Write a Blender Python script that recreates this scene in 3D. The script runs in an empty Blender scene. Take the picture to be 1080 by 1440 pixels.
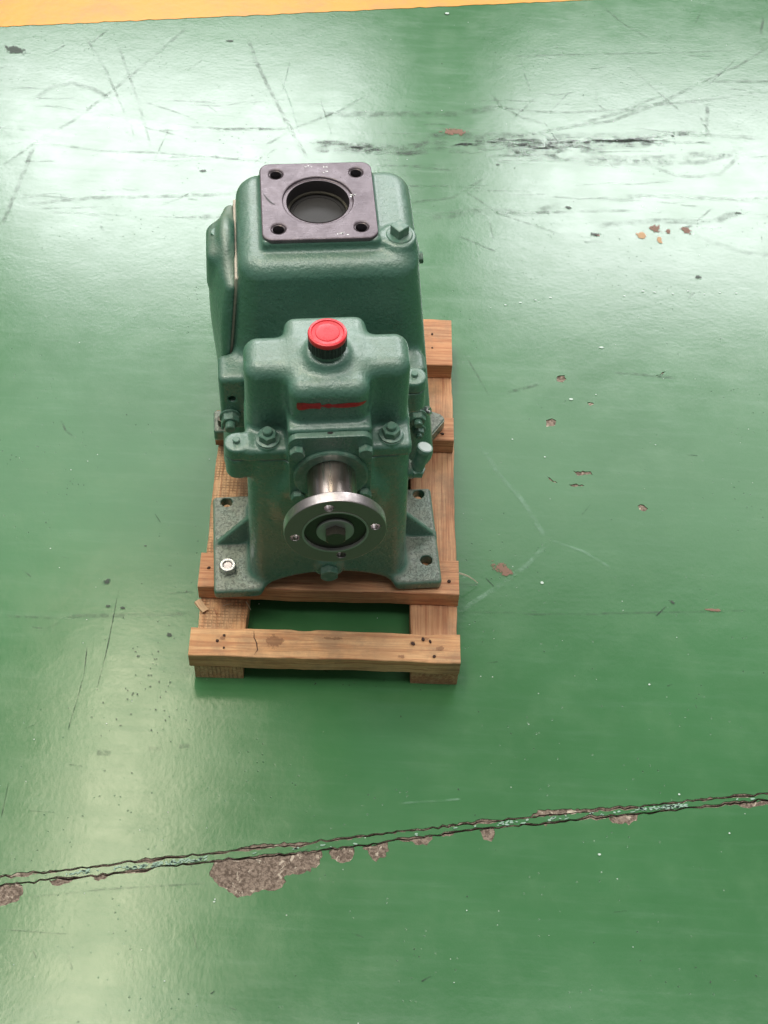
import bpy, bmesh, math, random
import numpy as np
from mathutils import Vector, Matrix
from mathutils.geometry import delaunay_2d_cdt
random.seed(7); rng = np.random.default_rng(7)
scene = bpy.context.scene
R = math.radians

# ------------------------------------------------------------------ camera
cam_d = bpy.data.cameras.new('camera'); cam = bpy.data.objects.new('camera', cam_d)
scene.collection.objects.link(cam); scene.camera = cam
PITCH, ROLL, CAM_H, FPX = R(53), R(3.3), 1.6, 2000.0
fw = Vector((0, math.cos(PITCH), -math.sin(PITCH)))
u0 = Vector((0, math.sin(PITCH), math.cos(PITCH))); r0 = Vector((1, 0, 0))
rt = r0*math.cos(ROLL) + u0*math.sin(ROLL); up = u0*math.cos(ROLL) - r0*math.sin(ROLL)
M = Matrix((rt, up, -fw)).transposed().to_4x4(); M.translation = Vector((0, 0, CAM_H))
cam.matrix_world = M
cam_d.sensor_fit = 'VERTICAL'; cam_d.sensor_height = 36; cam_d.lens = 36*FPX/1440
cam_d.clip_start = 0.05; cam_d.clip_end = 100
scene.render.resolution_x = 768; scene.render.resolution_y = 1024

# ------------------------------------------------------------------ world and lights (factory hall: tall windows ahead, skylight strip and fill panels above)
w = bpy.data.worlds.new('World'); scene.world = w; w.use_nodes = True
w.node_tree.nodes['Background'].inputs[0].default_value = (0.90, 0.96, 1.0, 1)
w.node_tree.nodes['Background'].inputs[1].default_value = 0.16

def area(name, loc, sx, sy, target, radiance, col):
    l = bpy.data.lights.new(name, 'AREA'); l.shape = 'RECTANGLE'; l.size = sx; l.size_y = sy
    l.energy = radiance*math.pi*sx*sy*1.0
    l.color = col
    o = bpy.data.objects.new(name, l); scene.collection.objects.link(o)
    o.location = loc
    d = Vector(target) - Vector(loc)
    o.rotation_euler = d.to_track_quat('-Z', 'Y').to_euler()
    return o
# windows in the far wall, a pillar between them
area('window_light', (-1.62, 8.0, 5.15), 2.80, 1.9, (-1.62, 0, 5.05), 14.5, (0.97, 0.97, 1.0))
area('window_light', (2.60, 8.0, 5.15), 3.9, 1.9, (2.60, 0, 5.05), 13.5, (0.97, 0.97, 1.0))
# warm skylight strip over the left of the hall
area('skylight', (-1.62, 2.95, 7.0), 0.66, 4.9, (-1.62, 2.95, 0), 14.0, (1.0, 0.91, 0.66))
# broad unseen overhead panels for the soft top light
area('overhead_fill', (0.6, 7.2, 7.3), 8.0, 2.2, (0.6, 7.2, 0), 1.9, (0.97, 1.0, 0.96))
area('overhead_fill', (0.3, 0.9, 7.3), 8.0, 2.8, (0.3, 0.9, 0), 4.3, (1.0, 1.0, 0.97))  # added above the pump to brighten its top faces
area('overhead_fill', (-5.6, 4.6, 7.3), 4.0, 6.0, (-5.6, 4.6, 0), 3.4, (0.97, 1.0, 0.96))

scene.view_settings.view_transform = 'Standard'; scene.view_settings.look = 'None'
scene.view_settings.exposure = 0.18; scene.view_settings.gamma = 1.0
scene.render.engine = 'CYCLES'
scene.cycles.use_denoising = True

def floor_pt(px, py, z=0.0):
    """where the floor shows what the photograph has at (px, py)"""
    d = fw + rt*((px-540)/FPX) + up*((720-py)/FPX)
    t = (z-CAM_H)/d.z
    return Vector((d.x*t, d.y*t, z))

# ------------------------------------------------------------------ node helpers
class NT:
    def __init__(s, name, rough=0.5, metal=0.0, base=(0.5,0.5,0.5)):
        s.m = bpy.data.materials.new(name); s.m.use_nodes = True
        s.t = s.m.node_tree; s.b = s.t.nodes['Principled BSDF']
        s.b.inputs['Roughness'].default_value = rough; s.b.inputs['Metallic'].default_value = metal
        s.b.inputs['Base Color'].default_value = (*base, 1)
        s.tc = s.t.nodes.new('ShaderNodeTexCoord')
    def n(s, typ, **kw):
        nd = s.t.nodes.new('ShaderNode'+typ)
        for k, v in kw.items():
            if k in nd.inputs.keys(): s.set(nd.inputs[k], v)
            else: setattr(nd, k, v)
        return nd
    def set(s, inp, v):
        if isinstance(v, bpy.types.NodeSocket): s.t.links.new(v, inp)
        else: inp.default_value = v
    def coord(s, scale=(1,1,1), rot=(0,0,0), loc=(0,0,0), src='Object'):
        mp = s.t.nodes.new('ShaderNodeMapping')
        mp.inputs['Scale'].default_value = scale; mp.inputs['Rotation'].default_value = rot; mp.inputs['Location'].default_value = loc
        s.t.links.new(s.tc.outputs[src], mp.inputs['Vector']); return mp.outputs[0]
    def noise(s, vec, scale, detail=4, rough=0.5, dist=0.0):
        nd = s.t.nodes.new('ShaderNodeTexNoise'); s.t.links.new(vec, nd.inputs['Vector'])
        nd.inputs['Scale'].default_value = scale; nd.inputs['Detail'].default_value = detail
        nd.inputs['Roughness'].default_value = rough; nd.inputs['Distortion'].default_value = dist
        return nd.outputs['Fac']
    def voro(s, vec, scale, out='Distance', feature='F1', rnd=1.0):
        nd = s.t.nodes.new('ShaderNodeTexVoronoi'); s.t.links.new(vec, nd.inputs['Vector']); nd.feature = feature
        nd.inputs['Scale'].default_value = scale; nd.inputs['Randomness'].default_value = rnd
        return nd.outputs[out]
    def ramp(s, v, lo, hi, a=0.0, b=1.0, smooth=True):
        nd = s.t.nodes.new('ShaderNodeMapRange'); nd.clamp = True
        nd.interpolation_type = 'SMOOTHSTEP' if smooth else 'LINEAR'
        s.set(nd.inputs['Value'], v)
        for k, x in (('From Min', lo), ('From Max', hi), ('To Min', a), ('To Max', b)): nd.inputs[k].default_value = x
        return nd.outputs[0]
    def math(s, op, a, b=0.0, clamp=False):
        nd = s.t.nodes.new('ShaderNodeMath'); nd.operation = op; nd.use_clamp = clamp
        s.set(nd.inputs[0], a); s.set(nd.inputs[1], b); return nd.outputs[0]
    def mix(s, f, a, b):
        nd = s.t.nodes.new('ShaderNodeMix'); nd.data_type = 'RGBA'
        s.set(nd.inputs[0], f)
        for i, v in ((6, a), (7, b)):
            if isinstance(v, tuple): v = (*v, 1)
            s.set(nd.inputs[i], v)
        return nd.outputs[2]
    def bump(s, h, dist, strength=1.0, nrm=None):
        nd = s.t.nodes.new('ShaderNodeBump'); s.set(nd.inputs['Height'], h)
        nd.inputs['Distance'].default_value = dist; nd.inputs['Strength'].default_value = strength
        if nrm: s.t.links.new(nrm, nd.inputs['Normal'])
        return nd.outputs[0]
    def out(s, **kw):
        for k, v in kw.items():
            k = {'color': 'Base Color', 'rough': 'Roughness', 'metal': 'Metallic', 'normal': 'Normal', 'coat': 'Coat Weight',
                 'coatr': 'Coat Roughness', 'coatn': 'Coat Normal', 'alpha': 'Alpha', 'aniso': 'Anisotropic', 'spec': 'Specular IOR Level'}[k]
            if isinstance(v, tuple) and len(v) == 3: v = (*v, 1)
            s.set(s.b.inputs[k], v)
        return s.m
    def up(s):
        g = s.t.nodes.new('ShaderNodeNewGeometry'); sp = s.t.nodes.new('ShaderNodeSeparateXYZ')
        s.t.links.new(g.outputs['Normal'], sp.inputs[0]); return sp.outputs[2]
    def sep(s, vec):
        sp = s.t.nodes.new('ShaderNodeSeparateXYZ'); s.t.links.new(vec, sp.inputs[0]); return sp.outputs

# ------------------------------------------------------------------ materials
def mat_floor():
    k = NT('green_floor_paint'); c = k.coord()
    big = k.noise(c, 2.2, 5, 0.6); mid = k.noise(c, 14, 6, 0.65); fine = k.noise(c, 160, 3, 0.6)
    st = k.noise(k.coord(scale=(4, 42, 1), rot=(0, 0, R(-3))), 1.6, 6, 0.7)
    col = k.mix(k.ramp(big, .3, .7), (0.043, 0.146, 0.051), (0.056, 0.175, 0.066))
    col = k.mix(k.ramp(mid, .45, .75, 0, .45), col, (0.070, 0.182, 0.072))
    col = k.mix(k.ramp(st, .45, .85, 0, .14), col, (0.14, 0.27, 0.17))
    # fine dust, pinholes
    dots = k.voro(c, 95); dm = k.noise(c, 5, 3, 0.7)
    pin = k.math('MULTIPLY', k.ramp(dots, .07, .12, 1, 0), k.ramp(dm, .50, .62))
    dots2 = k.voro(k.coord(loc=(3, 1, 0)), 48); spk = k.math('MULTIPLY', k.ramp(dots2, .03, .055, 1, 0), k.ramp(k.noise(k.coord(loc=(9, 2, 0)), 9, 2), .5, .6))
    col = k.mix(k.math('MULTIPLY', pin, .75), col, (0.03, 0.07, 0.035))
    col = k.mix(k.math('MULTIPLY', spk, .8), col, (0.5, 0.58, 0.5))
    scr = k.noise(k.coord(scale=(1, 26, 1), rot=(0, 0, R(28))), 7, 3, .8)
    rough = k.ramp(mid, .3, .75, .165, .215)
    rough = k.math('ADD', rough, k.ramp(st, .40, .80, 0, .035))
    rough = k.math('ADD', rough, k.ramp(scr, .55, .80, 0, .03))
    h = k.math('ADD', k.math('MULTIPLY', fine, .35), k.math('MULTIPLY', k.noise(c, 38, 3, .5), .4))
    h = k.math('ADD', h, k.math('MULTIPLY', pin, -1.2)); h = k.math('ADD', h, k.math('MULTIPLY', spk, 1.2))
    h = k.math('ADD', h, k.math('MULTIPLY', k.noise(c, 9, 2, .5), 1.0))
    return k.out(color=col, rough=rough, normal=k.bump(h, .00034, .8), spec=.62)
M_FLOOR = mat_floor()

def mat_yellow():
    k = NT('yellow_marking_paint'); c = k.coord()
    col = k.mix(k.ramp(k.noise(c, 9, 6, .7), .4, .75), (0.74, 0.30, 0.012), (0.50, 0.24, 0.05))
    return k.out(color=col, rough=.4, normal=k.bump(k.noise(c, 60, 4), .0008, .6))
M_YEL = mat_yellow()

def mat_concrete():
    k = NT('bare_concrete'); c = k.coord()
    a = k.noise(c, 260, 5, .7); b = k.noise(c, 90, 4, .7, 1.0)
    col = k.mix(k.ramp(a, .38, .62), (0.115, 0.080, 0.060), (0.31, 0.235, 0.185))
    col = k.mix(k.ramp(b, .58, .64), col, (0.55, 0.46, 0.37))
    return k.out(color=col, rough=.9, normal=k.bump(k.math('ADD', a, b), .0022, 1.0))
M_CONC = mat_concrete()
def mat_flat(name, col, rough=.6, metal=0.0, bump=None):
    k = NT(name, rough, metal, col)
    if bump: k.out(normal=k.bump(k.noise(k.coord(), bump[0], 4, .6), bump[1], 1))
    return k.m
M_DIRT = mat_flat('crack_dirt', (0.035, 0.028, 0.020), .95, 0, (300, .001))

def mat_mark(name, col, op, streak=(3, 60)):
    """thin rub marks lying on the paint: UV u along, v across"""
    k = NT(name, .6, 0, col)
    uv = k.coord(src='UV'); s3 = k.sep(uv)
    v = k.math('ABSOLUTE', k.math('SUBTRACT', s3[1], .5))
    e = k.ramp(v, .15, .5, 1, 0)
    ends = k.ramp(k.math('ABSOLUTE', k.math('SUBTRACT', s3[0], .5)), .36, .5, 1, 0)
    n = k.noise(k.coord(scale=(1, 1, 1)), streak[1], 5, .75)
    n2 = k.noise(k.coord(), streak[0]*6, 3, .6)
    a = k.math('MULTIPLY', k.math('MULTIPLY', e, ends), k.ramp(n, .38, .62, .1, 1))
    a = k.math('MULTIPLY', a, k.ramp(n2, .35, .6, .25, 1))
    return k.out(alpha=k.math('MULTIPLY', a, op))
M_SCUFF = mat_mark('rubber_scuff', (0.07, 0.08, 0.072), .40)
M_FAINT = mat_mark('faint_scuff', (0.06, 0.085, 0.065), .32)
M_PALE = mat_mark('pale_scuff', (0.30, 0.50, 0.36), .40)
M_LINE = mat_mark('hairline_scratch', (0.015, 0.04, 0.02), .95, (3, 30))
def mat_blob(name, col, op, sc=90):
    k = NT(name, .7, 0, col); s3 = k.sep(k.coord(src='UV'))
    n = k.noise(k.coord(), sc, 5, .7)
    r = k.math('ADD', s3[0], k.math('MULTIPLY', k.math('SUBTRACT', n, .5), 2.6))
    return k.out(alpha=k.math('MULTIPLY', k.ramp(r, .45, .72, 1, 0), op))
M_BROWN = mat_blob('rusty_stain', (0.24, 0.13, 0.09), .85)
M_OCHRE = mat_blob('ochre_stain', (0.55, 0.33, 0.17), .8, 60)
M_BLK = mat_blob('dark_stain', (0.05, 0.06, 0.05), .7, 70)
M_PALEB = mat_blob('pale_paint_fleck', (0.55, 0.66, 0.58), .95, 60)

def mat_cast(name, dust=0.0):
    k = NT(name); c = k.coord()
    big = k.noise(c, 9, 4, .6); peel = k.noise(c, 210, 3, .55); lump = k.noise(c, 55, 3, .55); pit = k.voro(c, 130)
    col = k.mix(k.ramp(big, .3, .7), (0.062, 0.158, 0.112), (0.088, 0.200, 0.146))
    col = k.mix(k.ramp(lump, .5, .8, 0, .5), col, (0.085, 0.180, 0.125))
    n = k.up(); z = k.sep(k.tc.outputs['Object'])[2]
    # settled dust, most of it low down; upward faces paled further as painted light
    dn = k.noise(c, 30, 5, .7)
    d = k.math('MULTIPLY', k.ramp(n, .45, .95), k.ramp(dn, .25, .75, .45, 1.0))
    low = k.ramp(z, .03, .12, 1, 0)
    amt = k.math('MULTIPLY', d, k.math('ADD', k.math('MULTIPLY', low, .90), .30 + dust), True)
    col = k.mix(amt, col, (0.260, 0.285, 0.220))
    worm = k.ramp(k.noise(c, 330, 3, .6, 1.2), .36, .50, 1, 0)
    wm = k.math('MULTIPLY', k.math('MULTIPLY', worm, low), k.ramp(n, .6, .95))
    col = k.mix(k.math('MULTIPLY', wm, .55), col, (0.045, 0.052, 0.04))
    chip = k.math('MULTIPLY', k.ramp(pit, .05, .10, 1, 0), k.ramp(k.noise(c, 14, 3, .7), .60, .68))
    col = k.mix(k.math('MULTIPLY', chip, .75), col, (0.02, 0.03, 0.022))
    rough = k.math('ADD', k.ramp(lump, .3, .7, .25, .34), k.math('MULTIPLY', amt, .45))
    h = k.math('ADD', k.math('ADD', k.math('MULTIPLY', peel, .8), k.math('MULTIPLY', k.noise(c, 480, 3, .6), .35)), k.math('MULTIPLY', lump, 1.0))
    h = k.math('ADD', h, k.math('MULTIPLY', wm, -.5)); h = k.math('ADD', h, k.math('MULTIPLY', chip, -.6))
    return k.out(color=col, rough=rough, normal=k.bump(h, .0014, .9), spec=.8, coat=.35, coatr=.28)
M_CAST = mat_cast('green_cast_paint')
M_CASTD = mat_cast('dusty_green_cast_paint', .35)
def mat_fast():
    k = NT('green_painted_fastener'); c = k.coord()
    col = k.mix(k.ramp(k.noise(c, 120, 4, .6), .4, .7), (0.085, 0.180, 0.130), (0.17, 0.25, 0.195))
    return k.out(color=col, rough=.36, normal=k.bump(k.noise(c, 200, 3), .0006, .8), spec=.6)
M_FAST = mat_fast()

def mat_plate():
    k = NT('dark_primed_steel'); c = k.coord()
    a = k.noise(c, 22, 5, .7); b = k.noise(c, 140, 4, .7)
    col = k.mix(k.ramp(a, .3, .7), (0.095, 0.070, 0.082), (0.165, 0.132, 0.148))
    col = k.mix(k.ramp(k.noise(c, 75, 6, .75, .4), .66, .69), col, (0.035, 0.025, 0.028))
    col = k.mix(k.ramp(k.noise(k.coord(loc=(4, 2, 0)), 48, 6, .7), .715, .725), col, (0.72, 0.70, 0.68))
    return k.out(color=col, metal=.25, rough=k.ramp(b, .3, .7, .26, .40), normal=k.bump(k.noise(k.coord(scale=(1, 9, 1), rot=(0, 0, .5)), 90, 4, .6), .0003, .7))
M_PLATE = mat_plate()
def mat_steel(name, col, rough, ring=0):
    k = NT(name, rough, 1.0); c = k.coord()
    a = k.noise(c, 60, 5, .7)
    base = k.mix(k.ramp(a, .35, .7), col, tuple(x*.62 for x in col))
    base = k.mix(k.ramp(k.noise(c, 26, 5, .7), .62, .72, 0, .3), base, (0.25, 0.17, 0.13))
    st = k.noise(k.coord(scale=(1, 90, 1)), 14, 3, .6)
    return k.out(color=base, rough=k.ramp(a, .3, .7, rough*.8, rough*1.35), normal=k.bump(st, .0002, .5))
M_STEEL = mat_steel('turned_steel', (0.72, 0.64, 0.62), .27)
M_STEELD = mat_steel('dull_steel', (0.55, 0.49, 0.48), .36)
M_ZINC = mat_steel('bright_zinc', (0.62, 0.62, 0.60), .30)
M_BOLTD = mat_flat('dark_oiled_steel', (0.075, 0.068, 0.052), .42, .6, (260, .0006))
M_RECESS = mat_flat('dark_machined_recess', (0.060, 0.055, 0.047), .38, .7, (200, .0003))
M_WASH = mat_flat('dull_grey_washer', (0.32, 0.32, 0.29), .5, .5, (180, .0003))
M_BORE = mat_flat('blackened_bore', (0.022, 0.019, 0.019), .45, 0, (150, .0005))
M_FLAP = mat_flat('oily_rubber_flap', (0.018, 0.016, 0.0155), .6, 0, (60, .0008))
def mat_cap():
    k = NT('red_plastic'); c = k.coord(); a = k.noise(c, 70, 5, .7); b = k.noise(k.coord(scale=(1, 8, 1), rot=(0, 0, .7)), 200, 3, .7)
    col = k.mix(k.ramp(a, .5, .72, 0, .5), (0.66, 0.018, 0.030), (0.42, 0.02, 0.025)); col = k.mix(k.ramp(b, .66, .74, 0, .5), col, (0.80, 0.22, 0.22))
    return k.out(color=col, rough=k.ramp(a, .35, .7, .25, .5))
M_RED = mat_cap()
M_BLACK = mat_flat('black_plastic', (0.012, 0.012, 0.013), .38, 0, (200, .0003))
M_GASK = mat_flat('pale_gasket', (0.58, 0.50, 0.41), .8, 0, (200, .0005))
def mat_redmark():
    k = NT('red_paint_mark'); c = k.coord()
    return k.out(color=k.mix(k.ramp(k.noise(c, 60, 4, .7), .45, .7), (0.50, 0.012, 0.018), (0.22, 0.01, 0.015)), rough=.4,
                 normal=k.bump(k.noise(c, 200, 3), .0006, .7))
M_MARK = mat_redmark()

def mat_wood(name, c1, c2, c3, axis='x', hatch=0.0):
    k = NT(name)
    oi = k.t.nodes.new('ShaderNodeObjectInfo')
    add = k.t.nodes.new('ShaderNodeVectorMath'); add.operation = 'ADD'
    comb = k.t.nodes.new('ShaderNodeCombineXYZ')
    for i in range(3): k.t.links.new(k.math('MULTIPLY', oi.outputs['Random'], 7.0 + 3*i), comb.inputs[i])
    k.t.links.new(k.tc.outputs['Object'], add.inputs[0]); k.t.links.new(comb.outputs[0], add.inputs[1])
    def mp(sc):
        m = k.t.nodes.new('ShaderNodeMapping'); m.inputs['Scale'].default_value = sc
        k.t.links.new(add.outputs[0], m.inputs['Vector']); return m.outputs[0]
    g = (.10, 1, 1) if axis == 'x' else (1, .07, 1)
    a = k.noise(mp(g), 38, 6, .65, 1.6)          # broad figure
    b = k.noise(mp(tuple(x*(.35 if x < 1 else 1) for x in g)), 260, 4, .7)   # fibres
    f = k.noise(mp((1, 1, 1)), 7, 4, .6)
    col = k.mix(k.ramp(a, .32, .68), c1, c2)
    col = k.mix(k.ramp(b, .42, .62, 0, .8), col, c3)
    col = k.mix(k.ramp(f, .45, .75, 0, .5), col, tuple(x*.52 for x in c1))
    stain = k.noise(mp((1, 1, 1)), 22, 5, .7)
    col = k.mix(k.ramp(stain, .64, .74, 0, .7), col, (0.14, 0.06, 0.035))
    col = k.mix(k.ramp(k.noise(mp((1, 1, 1)), 12, 6, .75), .42, .70, 0, .55), col, (0.22, 0.150, 0.095))
    col = k.mix(k.ramp(k.noise(mp(tuple(x*(.2 if x < 1 else 1) for x in g)), 420, 3, .7), .60, .72, 0, .6), col, (0.13, 0.055, 0.030))
    h = k.math('ADD', k.math('MULTIPLY', a, .5), k.math('MULTIPLY', b, .8))
    if hatch:
        wv = k.t.nodes.new('ShaderNodeTexWave'); k.t.links.new(mp((1, 1, 1)), wv.inputs['Vector'])
        wv.bands_direction = 'Y'; wv.inputs['Scale'].default_value = 66; wv.inputs['Distortion'].default_value = 1.2
        wv.inputs['Detail'].default_value = 3; wv.inputs['Detail Scale'].default_value = 3
        x = k.ramp(wv.outputs['Fac'], .05, .35, 1, 0)
        w2 = k.t.nodes.new('ShaderNodeTexWave'); k.t.links.new(mp((1, 1, 1)), w2.inputs['Vector'])
        w2.bands_direction = 'X'; w2.inputs['Scale'].default_value = 60; w2.inputs['Distortion'].default_value = 2.5; w2.inputs['Detail'].default_value = 4; w2.inputs['Detail Scale'].default_value = 2
        x = k.math('MAXIMUM', x, k.ramp(w2.outputs['Fac'], .05, .3, .8, 0)); x = k.math('MULTIPLY', x, k.ramp(k.noise(mp((1, 1, 1)), 60, 4, .7), .35, .6, .1, 1))
        col = k.mix(k.math('MULTIPLY', x, hatch), col, tuple(v*.35 for v in c1)); h = k.math('ADD', h, k.math('MULTIPLY', x, -.7))
    return k.out(color=col, rough=.72, normal=k.bump(h, .0012, .9), spec=.35)
M_WOODX = mat_wood('sawn_plank', (0.64, 0.330, 0.150), (0.78, 0.47, 0.24), (0.45, 0.19, 0.085), 'x')
M_WOODR = mat_wood('reddish_plank', (0.57, 0.260, 0.125), (0.70, 0.38, 0.20), (0.39, 0.145, 0.068), 'x')
M_WOODY = mat_wood('sawn_stringer', (0.68, 0.37, 0.18), (0.78, 0.49, 0.27), (0.50, 0.22, 0.10), 'y', .75)
M_CHIPW = mat_wood('fresh_wood_chip', (0.66, 0.42, 0.24), (0.74, 0.50, 0.30), (0.60, 0.36, 0.2), 'x')
M_STRAW = mat_flat('pale_splinter', (0.55, 0.50, 0.36), .7)
M_NAIL = mat_flat('rusty_nail_hole', (0.045, 0.018, 0.012), .8, 0, (400, .001))

# ------------------------------------------------------------------ object helpers
def link(name, me, parent=None, mat=None, loc=None, kind=None, smooth=False):
    o = bpy.data.objects.new(name, me); scene.collection.objects.link(o)
    if mat and not me.materials: me.materials.append(mat)
    if parent: o.parent = parent
    if loc: o.location = loc
    if kind: o['kind'] = kind
    if smooth: me.polygons.foreach_set('use_smooth', [True]*len(me.polygons))
    return o
def from_bm(name, bm, parent=None, mat=None, smooth=False, **kw):
    bmesh.ops.recalc_face_normals(bm, faces=bm.faces[:])
    me = bpy.data.meshes.new(name); bm.to_mesh(me); bm.free()
    o = link(name, me, parent, mat, **kw)
    if smooth:
        me.polygons.foreach_set('use_smooth', [True]*len(me.polygons))
        me.set_sharp_from_angle(angle=R(35))
    return o
def empty(name, loc, rz, label, cat, group=None):
    o = bpy.data.objects.new(name, None); scene.collection.objects.link(o)
    o.empty_display_size = .05; o.location = loc; o.rotation_euler = (0, 0, rz)
    o['label'] = label; o['category'] = cat
    if group: o['group'] = group
    return o

# --- signed distance modelling: cast shapes with real fillets, meshed by surface nets
f32 = np.float32
def rbox(P, c, h, r=.004):
    q = [np.abs(P[i]-c[i]) - (h[i]-r) for i in range(3)]
    out = np.sqrt(sum(np.maximum(a, 0)**2 for a in q))
    return out + np.minimum(np.maximum(q[0], np.maximum(q[1], q[2])), 0) - r
def tbox(P, fx0, fx1, fy0, fy1, z0, z1, r):
    """box whose sides are functions of z (draft)"""
    z = P[2]; x0, x1, y0, y1 = fx0(z), fx1(z), fy0(z), fy1(z)
    qx = np.abs(P[0]-(x0+x1)/2) - ((x1-x0)/2-r); qy = np.abs(P[1]-(y0+y1)/2) - ((y1-y0)/2-r); qz = np.abs(z-(z0+z1)/2) - ((z1-z0)/2-r)
    return np.sqrt(np.maximum(qx, 0)**2+np.maximum(qy, 0)**2+np.maximum(qz, 0)**2) + np.minimum(np.maximum(qx, np.maximum(qy, qz)), 0) - r
def cyl(P, c, ax, rad, half, r=.001):
    i, j = [k for k in range(3) if k != ax]
    d = np.sqrt((P[i]-c[i])**2+(P[j]-c[j])**2) - (rad-r); e = np.abs(P[ax]-c[ax]) - (half-r)
    return np.sqrt(np.maximum(d, 0)**2+np.maximum(e, 0)**2) + np.minimum(np.maximum(d, e), 0) - r
def ell(P, c, h):
    k0 = np.sqrt(sum(((P[i]-c[i])/h[i])**2 for i in range(3))); return (k0-1)*min(h)
def smin(a, b, k):
    h = np.maximum(k-np.abs(a-b), 0)/k; return np.minimum(a, b) - h*h*k*.25
def smax(a, b, k): return -smin(-a, -b, k)
def surf(name, fn, lo, hi, h, mat, parent, sharp=False):
    ax = [np.arange(lo[i], hi[i]+h, h, dtype=f32) for i in range(3)]
    X, Y, Z = np.meshgrid(*ax, indexing='ij', sparse=True)
    D = np.broadcast_to(fn((X, Y, Z)), tuple(len(a) for a in ax)).astype(f32)
    S = D < 0
    cnt = sum(S[i:S.shape[0]-1+i, j:S.shape[1]-1+j, k:S.shape[2]-1+k].astype(np.int8) for i in (0,1) for j in (0,1) for k in (0,1))
    act = (cnt > 0) & (cnt < 8); idx = np.argwhere(act); N = len(idx)
    cid = np.full(act.shape, -1, np.int32); cid[act] = np.arange(N)
    cor = [(i, j, k) for i in (0,1) for j in (0,1) for k in (0,1)]
    V = {c: D[idx[:,0]+c[0], idx[:,1]+c[1], idx[:,2]+c[2]] for c in cor}
    acc = np.zeros((N, 3)); n = np.zeros(N)
    for a in cor:
        for d in range(3):
            if a[d]: continue
            b = list(a); b[d] = 1; b = tuple(b)
            va, vb = V[a], V[b]; m = (va < 0) != (vb < 0)
            t = np.where(m, va/np.where(m, va-vb, 1), 0)
            p = np.tile(np.array(a, float), (N, 1)); p[:, d] += t
            acc += p*m[:, None]; n += m
    v = (idx + acc/n[:, None])*h + np.array(lo)
    for _ in range(2):
        P = (v[:,0], v[:,1], v[:,2]); e = h*.3; d0 = fn(P)
        g = np.stack([(fn(tuple(P[j]+(e if j == i else 0) for j in range(3))) - fn(tuple(P[j]-(e if j == i else 0) for j in range(3))))/(2*e) for i in range(3)], 1)
        g2 = np.maximum((g*g).sum(1), .25)
        v = v - np.clip(d0/g2, -h*.5, h*.5)[:, None]*g
    quads = []
    for d in range(3):
        sl0 = [slice(None)]*3; sl1 = [slice(None)]*3; sl0[d] = slice(0, -1); sl1[d] = slice(1, None)
        A, B = S[tuple(sl0)], S[tuple(sl1)]
        e = np.argwhere(A != B); o1, o2 = (d+1) % 3, (d+2) % 3
        ok = (e[:,o1] > 0) & (e[:,o2] > 0) & (e[:,o1] < S.shape[o1]-1) & (e[:,o2] < S.shape[o2]-1); e = e[ok]
        flip = ~A[e[:,0], e[:,1], e[:,2]]
        def cc(a, b):
            q = e.copy(); q[:,o1] -= a; q[:,o2] -= b; return cid[q[:,0], q[:,1], q[:,2]]
        q = np.stack([cc(1,1), cc(0,1), cc(0,0), cc(1,0)], 1); q[flip] = q[flip][:, ::-1]; quads.append(q)
    q = np.concatenate(quads)
    me = bpy.data.meshes.new(name); me.vertices.add(N); me.vertices.foreach_set('co', v.astype(f32).ravel())
    me.loops.add(len(q)*4); me.loops.foreach_set('vertex_index', q.astype(np.int32).ravel())
    me.polygons.add(len(q)); me.polygons.foreach_set('loop_start', np.arange(len(q), dtype=np.int32)*4)
    me.update(calc_edges=True); me.validate()
    me.polygons.foreach_set('use_smooth', [True]*len(me.polygons))
    return link(name, me, parent, mat)

def lathe(prof, n=48, axis='z'):
    """prof: (radius, height) pairs; closes on the axis where radius is 0"""
    bm = bmesh.new(); rings = []
    for r, z in prof:
        if r < 1e-6: rings.append([bm.verts.new((0, 0, z))])
        else: rings.append([bm.verts.new((r*math.cos(2*math.pi*i/n), r*math.sin(2*math.pi*i/n), z)) for i in range(n)])
    for a, b in zip(rings, rings[1:]):
        for i in range(n):
            j = (i+1) % n
            if len(a) == 1 and len(b) == 1: continue
            if len(a) == 1: bm.faces.new((a[0], b[i], b[j]))
            elif len(b) == 1: bm.faces.new((a[i], b[0], a[j]))
            else: bm.faces.new((a[i], b[i], b[j], a[j]))
    if axis == 'y': bmesh.ops.rotate(bm, verts=bm.verts[:], cent=(0,0,0), matrix=Matrix.Rotation(R(90), 3, 'X'))   # +z -> -y
    return bm
def hexhead(rad, h, ch=.0012, hole=0.0, cone=True):
    """hexagonal head or nut with chamfered corners, base at z=0"""
    bm = bmesh.new(); seg = 6
    def ring(r, z, n=24, hexa=False):
        out = []
        for i in range(n):
            a = 2*math.pi*i/n
            rr = r if not hexa else rad*math.cos(math.pi/6)/math.cos((a % (math.pi/3)) - math.pi/6)
            out.append(bm.verts.new((rr*math.cos(a), rr*math.sin(a), z)))
        return out
    ri = rad*math.cos(math.pi/6)
    A = ring(0, 0, hexa=True); B = []
    for i in range(24):      # side top follows the chamfer cone: corners end lower
        a = 2*math.pi*i/24; rr = ri/math.cos((a % (math.pi/3)) - math.pi/6)
        B.append(bm.verts.new((rr*math.cos(a), rr*math.sin(a), h - ch*.25 - (rr-ri)*.75)))
    Cc = ring(ri*.97, h); rings = [A, B, Cc]
    if hole:
        rings.append(ring(hole*1.08, h)); rings.append(ring(hole, h-.001)); rings.append(ring(hole, 0))
    for a, b in zip(rings, rings[1:]):
        for i in range(24): bm.faces.new((a[i], a[(i+1) % 24], b[(i+1) % 24], b[i]))
    if not hole: bm.faces.new(Cc)
    bm.faces.new(list(reversed(A))) if not hole else None
    return bm
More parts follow.
